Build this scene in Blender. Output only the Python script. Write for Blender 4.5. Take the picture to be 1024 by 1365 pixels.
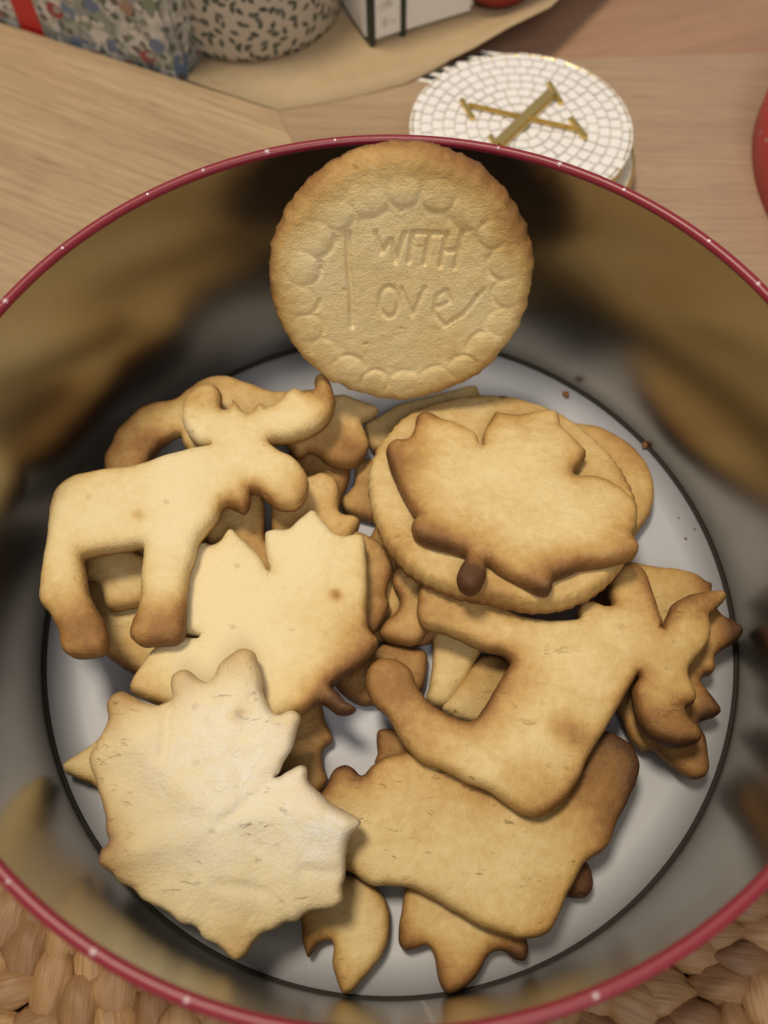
import bpy, bmesh, math, random
import numpy as np
from mathutils import Vector, Matrix, noise
from mathutils.geometry import delaunay_2d_cdt

# ------------------------------------------------------------------ camera, world, lamps, exposure
for o in list(bpy.data.objects): bpy.data.objects.remove(o)
S = bpy.context.scene
COL = S.collection
FPX, PITCH, ROLL = 1191.15, 0.4714, -0.0295
CAM = Vector((-0.00042, -0.09287, 0.24654))
ROT = Matrix.Rotation(PITCH, 3, 'X') @ Matrix.Rotation(ROLL, 3, 'Z')
cd = bpy.data.cameras.new('camera'); cam = bpy.data.objects.new('camera', cd); COL.objects.link(cam)
cd.sensor_fit = 'HORIZONTAL'; cd.sensor_width = 36.0; cd.lens = 36.0 * FPX / 1024.0
cd.clip_start = 0.01; cd.clip_end = 50
cd.dof.use_dof = True; cd.dof.focus_distance = 0.235; cd.dof.aperture_fstop = 14
cam.matrix_world = Matrix.Translation(CAM) @ ROT.to_4x4()
S.camera = cam
W = bpy.data.worlds.new('World'); S.world = W; W.use_nodes = True
W.node_tree.nodes['Background'].inputs[0].default_value = (1.0, 0.95, 0.90, 1)
W.node_tree.nodes['Background'].inputs[1].default_value = 0.30
def area(name, loc, target, size, power, col):
    l = bpy.data.lights.new(name, 'AREA'); l.shape = 'DISK'; l.size = size; l.energy = power; l.color = col
    o = bpy.data.objects.new(name, l); COL.objects.link(o); o.location = loc
    o.rotation_euler = (Vector(target) - Vector(loc)).to_track_quat('-Z', 'Y').to_euler()
    return o
area('ceiling_lamp', (-0.26, 0.30, 1.45), (0, 0.03, 0), 0.32, 16.0, (1.0, 0.87, 0.66))
area('room_lamp', (0.25, -1.25, 1.7), (0, 0.05, 0), 1.0, 14.0, (1.0, 0.94, 0.87))
S.view_settings.view_transform = 'Standard'; S.view_settings.look = 'None'
S.view_settings.exposure = 0.0; S.view_settings.gamma = 1.0
S.render.engine = 'CYCLES'

# ------------------------------------------------------------------ helpers
def unproject(x, y, z):
    """table-plane point seen at a place in the 1024 x 1365 photograph (used to measure the layout)"""
    d = ROT @ Vector(((x - 512) / FPX, -(y - 682.5) / FPX, -1))
    return CAM + d * ((z - CAM.z) / d.z)
def tag(o, label=None, cat=None, group=None, kind=None):
    if label: o['label'] = label
    if cat: o['category'] = cat
    if group: o['group'] = group
    if kind: o['kind'] = kind
    return o
def link(name, me, mats, parent=None, smooth=True):
    o = bpy.data.objects.new(name, me); COL.objects.link(o)
    for m in (mats if isinstance(mats, (list, tuple)) else [mats]):
        if m.name not in [x.name for x in me.materials if x]: me.materials.append(m)
    if smooth:
        for p in me.polygons: p.use_smooth = True
    if parent: o.parent = parent
    return o
def empty(name, loc=(0, 0, 0), rz=0):
    o = bpy.data.objects.new(name, None); COL.objects.link(o); o.location = loc; o.rotation_euler = (0, 0, rz)
    o.empty_display_size = 0.02
    return o
def mesh(name, v, f):
    me = bpy.data.meshes.new(name); me.from_pydata([tuple(x) for x in v], [], f); me.update(); return me
def lathe(name, prof, n=128, closed=False):
    v, f = [], []
    m = len(prof)
    for i in range(n):
        a = 2 * math.pi * i / n
        for r, z in prof: v.append((r * math.cos(a), r * math.sin(a), z))
    for i in range(n):
        j = (i + 1) % n
        for k in range(m if closed else m - 1):
            l = (k + 1) % m
            f.append((i * m + k, j * m + k, j * m + l, i * m + l))
    return mesh(name, v, f)
def prism(name, poly, z0, z1, bevel=0.0):
    bm = bmesh.new()
    b = [bm.verts.new((x, y, z0)) for x, y in poly]; t = [bm.verts.new((x, y, z1)) for x, y in poly]
    bm.faces.new(t); bm.faces.new(b[::-1])
    n = len(poly)
    for i in range(n): bm.faces.new((b[i], b[(i + 1) % n], t[(i + 1) % n], t[i]))
    bmesh.ops.recalc_face_normals(bm, faces=bm.faces)
    if bevel: bmesh.ops.bevel(bm, geom=list(bm.edges), offset=bevel, segments=2, affect='EDGES', clamp_overlap=True)
    me = bpy.data.meshes.new(name); bm.to_mesh(me); bm.free(); return me

class NT:
    """tiny node-tree writer"""
    def __init__(s, name):
        s.m = bpy.data.materials.new(name); s.m.use_nodes = True; s.t = s.m.node_tree; s.t.nodes.clear()
        s.out = s.n('ShaderNodeOutputMaterial'); s.b = s.n('ShaderNodeBsdfPrincipled')
        s.t.links.new(s.b.outputs[0], s.out.inputs[0])
    def n(s, typ, **kw):
        x = s.t.nodes.new(typ)
        for k, v in kw.items(): setattr(x, k, v)
        return x
    def set(s, sock, v):
        if hasattr(v, 'is_linked') or isinstance(v, bpy.types.NodeSocket): s.t.links.new(v, sock)
        else:
            if isinstance(v, (tuple, list)) and len(v) == 3 and sock.type == 'RGBA': v = (*v, 1)
            sock.default_value = v
    def p(s, **kw):
        for k, v in kw.items(): s.set(s.b.inputs[k.replace('_', ' ')], v)
    def math(s, op, a, b=0.0, c=None, clamp=False):
        x = s.n('ShaderNodeMath', operation=op, use_clamp=clamp); s.set(x.inputs[0], a); s.set(x.inputs[1], b)
        if c is not None: s.set(x.inputs[2], c)
        return x.outputs[0]
    def vmath(s, op, a, b=None, scale=None):
        x = s.n('ShaderNodeVectorMath', operation=op); s.set(x.inputs[0], a)
        if b is not None: s.set(x.inputs[1], b)
        if scale is not None: s.set(x.inputs['Scale'], scale)
        return x.outputs['Value'] if op in ('LENGTH', 'DOT_PRODUCT', 'DISTANCE') else x.outputs[0]
    def mix(s, f, a, b, blend='MIX'):
        x = s.n('ShaderNodeMix', data_type='RGBA', blend_type=blend); s.set(x.inputs[0], f); s.set(x.inputs[6], a); s.set(x.inputs[7], b)
        return x.outputs[2]
    def ramp(s, f, stops, interp='LINEAR'):
        x = s.n('ShaderNodeValToRGB'); x.color_ramp.interpolation = interp; e = x.color_ramp.elements
        while len(e) < len(stops): e.new(0.5)
        for el, (p, c) in zip(e, stops):
            el.position = p; el.color = (*c, 1) if len(c) == 3 else c
        s.set(x.inputs[0], f); return x.outputs[0]
    def coord(s, which='Object'): return s.n('ShaderNodeTexCoord').outputs[which]
    def mapping(s, v, scale=(1, 1, 1), rot=(0, 0, 0), loc=(0, 0, 0)):
        x = s.n('ShaderNodeMapping'); s.set(x.inputs[0], v); x.inputs['Scale'].default_value = scale
        x.inputs['Rotation'].default_value = rot; x.inputs['Location'].default_value = loc; return x.outputs[0]
    def noise(s, v, scale, detail=3, rough=0.55, dist=0.0, out=0):
        x = s.n('ShaderNodeTexNoise'); s.set(x.inputs['Vector'], v); x.inputs['Scale'].default_value = scale
        x.inputs['Detail'].default_value = detail; x.inputs['Roughness'].default_value = rough; x.inputs['Distortion'].default_value = dist
        return x.outputs[out]
    def bump(s, h, dist, strength=1.0, normal=None):
        x = s.n('ShaderNodeBump'); x.inputs['Strength'].default_value = strength; x.inputs['Distance'].default_value = dist
        s.set(x.inputs['Height'], h)
        if normal is not None: s.set(x.inputs['Normal'], normal)
        return x.outputs[0]
    def attr(s, name, out='Fac'):
        x = s.n('ShaderNodeAttribute'); x.attribute_name = name; return x.outputs[out]

# ------------------------------------------------------------------ materials
def mat_oak(name, rot, light, dark, grain=1.0, pink_cast=False):
    t = NT(name); c = t.coord()
    v = t.mapping(c, (1, 1, 1), (0, 0, -rot))
    wob = t.noise(t.mapping(v, (3, 9, 3)), 1.0, 2, out=1)
    v2 = t.vmath('ADD', v, t.vmath('SCALE', t.vmath('SUBTRACT', wob, (.5, .5, .5)), scale=0.012))
    broad = t.noise(t.mapping(v2, (3.0, 40, 1)), 1.0, 4, .6)
    fine = t.noise(t.mapping(v2, (16, 560, 1)), 1.0, 4, .65)
    pore = t.noise(t.mapping(v2, (45, 1500, 1)), 1.0, 2, .5)
    col = t.mix(t.ramp(broad, [(.30, (0, 0, 0)), (.70, (1, 1, 1))]), dark, light)
    col = t.mix(t.math('MULTIPLY', t.ramp(fine, [(.38, (1, 1, 1)), (.60, (0, 0, 0))]), .42 * grain), col, tuple(x * .62 for x in dark))
    pm = t.ramp(pore, [(.30, (1, 1, 1)), (.40, (0, 0, 0))])
    col = t.mix(t.math('MULTIPLY', pm, .5 * grain), col, tuple(x * .42 for x in dark))
    if pink_cast:      # pinkish light cast painted into the wood colour towards the right
        sx = t.n('ShaderNodeSeparateXYZ'); t.set(sx.inputs[0], c)
        col = t.mix(t.ramp(t.math('MULTIPLY_ADD', sx.outputs[0], 6.0, t.math('MULTIPLY', broad, .3)), [(.15, (0, 0, 0)), (.85, (.8, .8, .8))]), col, t.mix(.5, col, (.30, .19, .15)))
    t.p(Base_Color=col, Roughness=t.math('MULTIPLY_ADD', fine, .2, .42))
    t.p(Normal=t.bump(t.math('SUBTRACT', fine, pm), .00025, .5))
    return t.m
def mat_cookie(name, flour=0.0):
    t = NT(name); c = t.coord()
    bk = t.attr('bake'); up = t.attr('face_up')
    oi = t.n('ShaderNodeObjectInfo').outputs['Random']
    off = t.n('ShaderNodeCombineXYZ'); t.set(off.inputs[0], t.math('MULTIPLY', oi, 3.0)); t.set(off.inputs[1], t.math('MULTIPLY', oi, 7.0))
    v = t.vmath('ADD', c, off.outputs[0])
    n1 = t.noise(v, 70, 4, .6); n2 = t.noise(v, 420, 4, .65); n3 = t.noise(v, 1600, 2, .6)
    b = t.math('ADD', bk, t.math('MULTIPLY', t.math('SUBTRACT', n1, .5), .42))
    b = t.math('ADD', b, t.math('MULTIPLY', t.math('SUBTRACT', n2, .5), .27))
    col = t.ramp(b, [(0, (.76, .635, .385)), (.20, (.69, .53, .265)), (.42, (.52, .33, .117)), (.66, (.30, .148, .045)), (1, (.09, .038, .015))])
    # sparse toasted specks and pinholes
    vo = t.n('ShaderNodeTexVoronoi'); t.set(vo.inputs['Vector'], t.vmath('ADD', v, t.vmath('SCALE', t.noise(v, 300, 2, out=1), scale=.002))); vo.inputs['Scale'].default_value = 190
    sep = t.n('ShaderNodeSeparateColor'); t.set(sep.inputs[0], vo.outputs['Color'])
    sp = t.math('MULTIPLY', t.ramp(vo.outputs['Distance'], [(.05, (1, 1, 1)), (.20, (0, 0, 0))]), t.math('GREATER_THAN', sep.outputs[0], .86))
    col = t.mix(t.math('MULTIPLY', sp, .26), col, (.33, .17, .055))
    # short cracks where the dough stretched
    cv = t.mapping(t.vmath('ADD', v, t.vmath('SCALE', t.noise(v, 120, 2, out=1), scale=.006)), (150, 620, 150), (0, 0, .45))
    cr = t.math('MULTIPLY', t.ramp(t.noise(cv, 1.0, 3, .6), [(.62, (0, 0, 0)), (.74, (1, 1, 1))]), t.ramp(t.noise(v, 60, 2), [(.50, (0, 0, 0)), (.60, (1, 1, 1))]))
    cr = t.math('MULTIPLY', cr, up)
    ck = t.math('MULTIPLY', cr, t.attr('crack'))
    col = t.mix(t.math('MULTIPLY', ck, .42), col, (.36, .21, .08))
    fl = t.math('MULTIPLY', t.attr('flour'), t.ramp(t.math('ADD', t.math('MULTIPLY', n1, .5), t.math('MULTIPLY', n2, .5)), [(.30, (0, 0, 0)), (.62, (1, 1, 1))]))
    col = t.mix(fl, col, (.82, .81, .77))
    h = t.math('ADD', t.math('MULTIPLY', n2, .6), t.math('MULTIPLY', n3, .35))
    h = t.math('SUBTRACT', h, t.math('MULTIPLY', sp, .5)); h = t.math('SUBTRACT', h, t.math('MULTIPLY', ck, 1.3))
    t.p(Base_Color=col, Roughness=.62, Normal=t.bump(h, .0008, .8))
    t.b.inputs['Specular IOR Level'].default_value = .32
    return t.m
def mat_metal(name, col, rough, scratch=.05, aniso=0.0):
    t = NT(name); c = t.coord()
    n = t.noise(c, 60, 4); n2 = t.noise(c, 900, 3)
    t.p(Base_Color=col, Metallic=1.0, Roughness=t.math('MULTIPLY_ADD', n, scratch * 2, rough - scratch))
    t.p(Normal=t.bump(n, .0012, .06))
    return t.m
def mat_plain(name, col, rough=.5, metal=0.0, bump=0.0, bscale=400, coat=0.0, var=0.0):
    t = NT(name); c = t.coord(); n = t.noise(c, bscale, 4)
    cc = t.mix(n, tuple(x * (1 - var) for x in col), tuple(min(1, x * (1 + var)) for x in col)) if var else col
    t.p(Base_Color=cc, Roughness=rough, Metallic=metal)
    if bump: t.p(Normal=t.bump(n, bump, 1))
    if coat: t.b.inputs['Coat Weight'].default_value = coat; t.b.inputs['Coat Roughness'].default_value = .1
    return t.m
def mat_straw():
    t = NT('dried_water_hyacinth'); c = t.coord()
    r = t.n('ShaderNodeObjectInfo').outputs['Random']; ra = t.attr('tint')
    rr = t.math('FRACT', t.math('ADD', r, ra))
    off = t.n('ShaderNodeCombineXYZ'); t.set(off.inputs[0], t.math('MULTIPLY', rr, 9.0))
    v = t.vmath('ADD', c, off.outputs[0])
    f = t.noise(t.mapping(v, (30, 640, 360)), 1.0, 3, .55)
    n = t.noise(v, 160, 3)
    base = t.ramp(rr, [(0, (.17, .080, .028)), (.5, (.275, .148, .056)), (1, (.36, .21, .090))])
    col = t.mix(t.ramp(f, [(.36, (1, 1, 1)), (.54, (0, 0, 0))]), base, t.mix(.48, base, (.16, .07, .03)))
    col = t.mix(t.math('MULTIPLY', n, .25), col, (.38, .235, .12))
    t.p(Base_Color=col, Roughness=.55, Normal=t.bump(f, .0006, .8))
    return t.m
def leaf_layer(t, uv, scale, ang_amp, aspect, size, seed, keep):
    """scattered printed leaves: one ellipse per Voronoi cell, each turned its own way"""
    v = t.mapping(uv, (1, 1, 1), (0, 0, 0), (seed, seed * .37, 0))
    vo = t.n('ShaderNodeTexVoronoi', voronoi_dimensions='2D'); t.set(vo.inputs['Vector'], v); vo.inputs['Scale'].default_value = scale; vo.inputs['Randomness'].default_value = .78
    sc = t.vmath('SUBTRACT', v, vo.outputs['Position'])
    sep = t.n('ShaderNodeSeparateColor'); t.set(sep.inputs[0], vo.outputs['Color'])
    rot = t.n('ShaderNodeVectorRotate', rotation_type='Z_AXIS'); t.set(rot.inputs['Vector'], sc); t.set(rot.inputs['Angle'], t.math('MULTIPLY', sep.outputs[0], ang_amp))
    sx = t.n('ShaderNodeSeparateXYZ'); t.set(sx.inputs[0], rot.outputs[0])
    x = t.math('MULTIPLY', sx.outputs[0], scale); y = t.math('MULTIPLY', sx.outputs[1], scale * aspect)
    # pointed oval: |y| < 1 - x^2
    e = t.math('ADD', t.math('MULTIPLY', t.math('MULTIPLY', x, x), 1 / size ** 2), t.math('MULTIPLY', t.math('ABSOLUTE', y), 1 / size))
    m = t.ramp(e, [(.85, (1, 1, 1)), (1.0, (0, 0, 0))])
    return t.math('MULTIPLY', m, t.math('LESS_THAN', sep.outputs[1], keep)), sep.outputs[2]
def mat_leafprint():
    t = NT('cream_paper_with_leaf_print'); uv = t.coord('UV')
    m1, r1 = leaf_layer(t, uv, 195, 6.28, 2.0, .46, 1.3, .97)
    m2, r2 = leaf_layer(t, uv, 195, 6.28, 2.0, .44, 4.1, .45)
    col = t.mix(m1, (.50, .43, .34), t.mix(r1, (.045, .055, .045), (.14, .145, .115)))
    col = t.mix(m2, col, t.mix(r2, (.06, .075, .05), (.13, .14, .10)))
    t.p(Base_Color=col, Roughness=.6); return t.m
def mat_floral():
    t = NT('floral_wrapping_paper'); uv = t.coord('UV')
    d = t.vmath('SCALE', t.vmath('SUBTRACT', t.noise(uv, 90, 3, out=1), (.5, .5, .5)), scale=.006)
    v = t.vmath('ADD', uv, d)
    col = t.mix(t.ramp(t.noise(uv, 60, 4), [(.42, (0, 0, 0)), (.58, (1, 1, 1))]), (.60, .56, .50), (.26, .27, .24))
    for sc, seed, size, keep, stops in ((210, .7, .5, .8, [(0, (.10, .12, .10)), (.35, (.22, .23, .19)), (.7, (.13, .10, .09)), (1, (.30, .26, .2))]),
                                        (115, 2.9, .5, .5, [(0, (.13, .17, .25)), (.3, (.30, .07, .06)), (.55, (.20, .24, .17)), (.8, (.36, .22, .14)), (1, (.10, .07, .06))]),
                                        (70, 5.3, .34, .32, [(0, (.30, .045, .045)), (.25, (.33, .20, .14)), (.5, (.42, .40, .36)), (.7, (.14, .19, .28)), (1, (.28, .05, .06))]),
                                        (210, 8.8, .42, .45, [(0, (.56, .53, .48)), (.5, (.34, .33, .29)), (1, (.12, .13, .11))])):
        m, r = leaf_layer(t, v, sc, 6.28, 1.15, size, seed, keep)
        col = t.mix(m, col, t.ramp(r, stops, 'CONSTANT'))
    t.p(Base_Color=col, Roughness=.5); return t.m
def mat_whitegift():
    t = NT('white_printed_paper'); c = t.coord()
    d = t.vmath('ADD', c, t.vmath('SCALE', t.noise(c, 60, 3, out=1), scale=.02))
    n = t.noise(d, 70, 3)
    m = t.ramp(n, [(.585, (0, 0, 0)), (.66, (1, 1, 1))])
    t.p(Base_Color=t.mix(t.math('MULTIPLY', m, .7), (.84, .82, .77), (.42, .39, .27)), Roughness=.5); return t.m

M = dict(
    oak_left=mat_oak('pale_oak_board', math.radians(-28), (.46, .325, .19), (.34, .23, .13), 1.1),
    oak_right=mat_oak('grey_oak_board', math.radians(-3.5), (.44, .31, .19), (.33, .222, .132), 1.0, True),
    oak_far=mat_oak('pink_oak_board', math.radians(14), (.40, .235, .15), (.29, .16, .10), .45),
    cookie=mat_cookie('baked_shortbread'),
    tin_wall=mat_metal('drawn_tin_wall', (.345, .32, .275), .25, .03),
    tin_base=mat_plain('satin_tin_base', (.435, .445, .495), .58, .22, var=.03, bscale=60),
    red=mat_plain('red_enamel', (.205, .012, .027), .38, bump=.00005, bscale=300, var=.06),
    lidred=mat_plain('red_lid_enamel', (.46, .030, .030), .42, var=.06),
    seam=mat_plain('dark_seam_compound', (.016, .013, .009), .85),
    white=mat_plain('white_print', (.62, .50, .54), .5),
    straw=mat_straw(),
    matbase=mat_plain('dark_fibre', (.10, .05, .022), .8, bump=.0006),
    gold=mat_plain('polished_gold', (.88, .67, .27), .24, 1.0, bump=.0002, bscale=250),
    enamel=mat_plain('white_enamel', (.80, .775, .77), .18, coat=.6, var=.05, bscale=120),
    grout=mat_plain('champagne_grout', (.66, .61, .52), .38, .25, var=.1),
    kraft=mat_plain('kraft_paper', (.40, .29, .165), .7, bump=.0003, bscale=140, var=.10),
    leafprint=mat_leafprint(), floral=mat_floral(), whitegift=mat_whitegift(),
    ribbon=mat_plain('red_satin_ribbon', (.50, .020, .020), .4, bump=.0001),
    cord=mat_plain('dark_green_ribbon', (.022, .030, .020), .5),
    bauble=mat_plain('red_candle_wax', (.27, .012, .014), .35),
    black=mat_plain('black_stripe', (.015, .014, .013), .6),
    crumb=mat_plain('brown_crumb', (.17, .075, .026), .8, bump=.0006, bscale=900, var=.3),
)

# ------------------------------------------------------------------ the table
TZ = -0.010
def P2(x, y, z=TZ): p = unproject(x, y, z); return (p.x, p.y)
cn = Vector(P2(370, 148)); far = Vector(P2(0, 30)); sm = Vector(P2(398, 205))
e1 = (far - cn).normalized(); e2 = (sm - cn).normalized()
left = [cn, cn + e1 * .9, cn + e1 * .9 + e2 * .8, cn + e2 * .8]
tag(link('table_left', prism('table_left', [tuple(p) for p in left], TZ - .0115, TZ), M['oak_left'], smooth=False), kind='structure')
ra, rb = Vector(P2(650, 84, TZ - .0003)), Vector(P2(1024, 70, TZ - .0003)); er = (rb - ra).normalized()
q = ra - er * .13
right = [tuple(q), tuple(ra + er * .9), (ra.x + .9, ra.y - .9), (cn.x + e2.x * .8 + .0002, cn.y + e2.y * .8), (cn.x + .0002, cn.y)]
tag(link('table_right', prism('table_right', right, TZ - .0115, TZ - .00005), M['oak_right'], smooth=False), kind='structure')
FZ = TZ - .012
tag(link('table_far', prism('table_far', [(-1.0, .2200), (1.0, .2200), (1.0, 1.2), (-1.0, 1.2)], FZ - .012, FZ), M['oak_far'], smooth=False), kind='structure')

# ------------------------------------------------------------------ woven placemat
rng = random.Random(5)
def strand_mesh(name, L, Wd, H, seed):
    r = random.Random(seed); v, f = [], []; nu, nv = 15, 16
    bend = r.uniform(-.12, .12); k1 = r.uniform(.7, 1.2)
    for i in range(nu):
        s = -1 + 2 * i / (nu - 1); w = max(.08, (1 - abs(s) ** 2.0) ** .95) * (1 - .14 * s * k1)
        for j in range(nv):
            a = 2 * math.pi * j / nv
            rid = 1 + .11 * math.cos(4 * a + 5.0 * s + seed) + .05 * math.cos(7 * a - 3 * s)
            v.append((s * L / 2, math.cos(a) * Wd / 2 * w * rid + bend * L * .5 * (1 - s * s), math.sin(a) * H / 2 * (.35 + .65 * w) * rid + H * .25 * (1 - s * s)))
    for i in range(nu - 1):
        for j in range(nv):
            k = (j + 1) % nv
            f.append((i * nv + j, (i + 1) * nv + j, (i + 1) * nv + k, i * nv + k))
    f.append(tuple(range(nv))); f.append(tuple((nu - 1) * nv + j for j in range(nv))[::-1])
    return mesh(name, v, f)
MATR = .158
pm = empty('woven_placemat', (0, 0, TZ)); tag(pm, 'round braided placemat of dried plant fibre under the cookie tin', 'placemat')
link('mat_backing', lathe('mat_backing', [(0.0001, .0002), (MATR, .0002), (MATR, .0030), (.1012, .0030), (.0995, .0084), (.0001, .0084)], 96), M['matbase'], pm)
variants = [strand_mesh('strand', .0195 + .0014 * (i % 3), .0102 + .0008 * (i % 4), .0078, i) for i in range(8)]
for i, vm in enumerate(variants):
    a = vm.attributes.new('tint', 'FLOAT', 'POINT'); a.data.foreach_set('value', [i / 8.0] * len(vm.vertices))
rows = []
restv, restf = [], []
for ring, R0 in enumerate((.1140, .1315, .1490)):
    n = int(2 * math.pi * R0 / .0098)
    for side in (-1, 1):
        for k in range(n):
            a = 2 * math.pi * (k + (.5 if side > 0 else 0)) / n + rng.uniform(-.008, .008)
            r = R0 + side * .0043 + rng.uniform(-.0007, .0007)
            yaw = a + math.pi / 2 + side * math.radians(52 + rng.uniform(-10, 10)) * (1 if ring % 2 else -1)
            zz = .0040 + rng.uniform(-.0006, .0010); roll = rng.uniform(-.25, .25)
            deg = math.degrees(a) % 360
            m4 = Matrix.Translation((r * math.cos(a), r * math.sin(a), zz)) @ Matrix.Rotation(yaw, 4, 'Z') @ Matrix.Rotation(rng.uniform(-.10, .10), 4, 'Y') @ Matrix.Rotation(roll, 4, 'X')
            vm = rng.choice(variants)
            if r > .108 and (203 < deg < 256 or 286 < deg < 338):
                o = bpy.data.objects.new('strand', vm); COL.objects.link(o); o.parent = pm; o.matrix_local = m4
                if not vm.materials: vm.materials.append(M['straw'])
            else:
                b = len(restv); restv += [m4 @ x.co for x in vm.vertices]; restf += [tuple(b + i for i in p.vertices) for p in vm.polygons]
for vm in variants:
    for p in vm.polygons: p.use_smooth = True
tag(link('strand_weave', mesh('strand_weave', restv, restf), M['straw'], pm), kind='stuff')

# ------------------------------------------------------------------ the tin
H, R = .0802, .1000
tin = empty('cookie_tin', (0, 0, 0)); tag(tin, 'open round silver metal tin with dark red snowflake rim holding the cookies', 'tin')
N = 192
link('inner_wall', lathe('inner_wall', [(R + .0017 * k / 10, (H - .0002) * k / 10) for k in range(11)], N), M['tin_wall'], tin)
link('base', lathe('base', [(0.0001, 0), (.03, 0), (.06, 0), (.09, 0), (R - .0006, 0), (R - .0006, -.0012), (.0001, -.0012)], N), M['tin_base'], tin)
link('outer_wall', lathe('outer_wall', [(R + .0006, -.0014), (R + .0008, .001), (R + .0022, H - .003), (R + .0026, H - .0010)], N), M['red'], tin)
link('seam', lathe('seam', [(R - .0009, .00005), (R - .0008, .0003), (R - .0005, .0005), (R - .00001, .0006)], N), M['seam'], tin)
RR, rr, rz = .1028, .00135, .00125
rim = link('rim', lathe('rim', [(RR + rr * math.cos(a), H + rz * math.sin(a)) for a in [2 * math.pi * k / 16 for k in range(16)]], 256, True), M['red'], tin)
def torus_pt(th, ph, off=0.00004):
    r2 = rr + off
    return ((RR + r2 * math.cos(ph)) * math.cos(th), (RR + r2 * math.cos(ph)) * math.sin(th), H + (rz + off) * math.sin(ph))
def flake(th0, ph0, size, arms=6, rot=0.0):
    v, f = [], []
    if arms == 0:
        c = len(v); v.append(torus_pt(th0, ph0))
        for k in range(10):
            a = 2 * math.pi * k / 10; v.append(torus_pt(th0 + size * math.cos(a) / RR, ph0 + size * math.sin(a) / rr))
        f += [(0, 1 + k, 1 + (k + 1) % 10) for k in range(10)]
    else:
        for k in range(arms):
            a = rot + math.pi * 2 * k / arms; ca, sa = math.cos(a), math.sin(a); wd = size * .16
            b = len(v)
            for s in (0, .25, .5, .75, 1.0):
                for w in (-wd, wd):
                    w2 = w * (1 - .55 * s)
                    x, y = ca * s * size - sa * w2, sa * s * size + ca * w2
                    v.append(torus_pt(th0 + x / RR, ph0 + max(-1.9, min(1.9, y / rr)), .00004 + .000004 * k))
            f += [(b + 2 * i, b + 2 * i + 2, b + 2 * i + 3, b + 2 * i + 1) for i in range(4)]
    return link('snowflake', mesh('snowflake', v, f), M['white'], rim)
for (px, py, sz, arms) in ((8, 402, .0014, 6), (86, 333, .0006, 0), (198, 261, .0006, 0), (273, 231, .0010, 6), (357, 205, .0015, 6), (447, 190, .0006, 0), (662, 204, .0009, 6), (745, 221, .0015, 6),
                           (832, 253, .0007, 0), (946, 321, .0007, 0), (1012, 378, .0012, 6), (13, 1174, .0008, 6), (126, 1267, .0013, 6), (249, 1334, .0011, 6), (795, 1330, .0012, 6)):
    w = unproject(px, py, H + rr * .7); flake(math.atan2(w.y, w.x), 1.55 if py > 700 else 1.9, sz * .58, arms, rng.uniform(0, 1))
weld = math.radians(-87.0)
link('weld_seam', mesh('weld_seam', [((R + .0016 * z / H) * math.cos(weld + d), (R + .0016 * z / H) * math.sin(weld + d), z) for z in (.001, H - .003) for d in (-.004, .004)], [(0, 1, 3, 2)]), M['tin_base'], tin)

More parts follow.
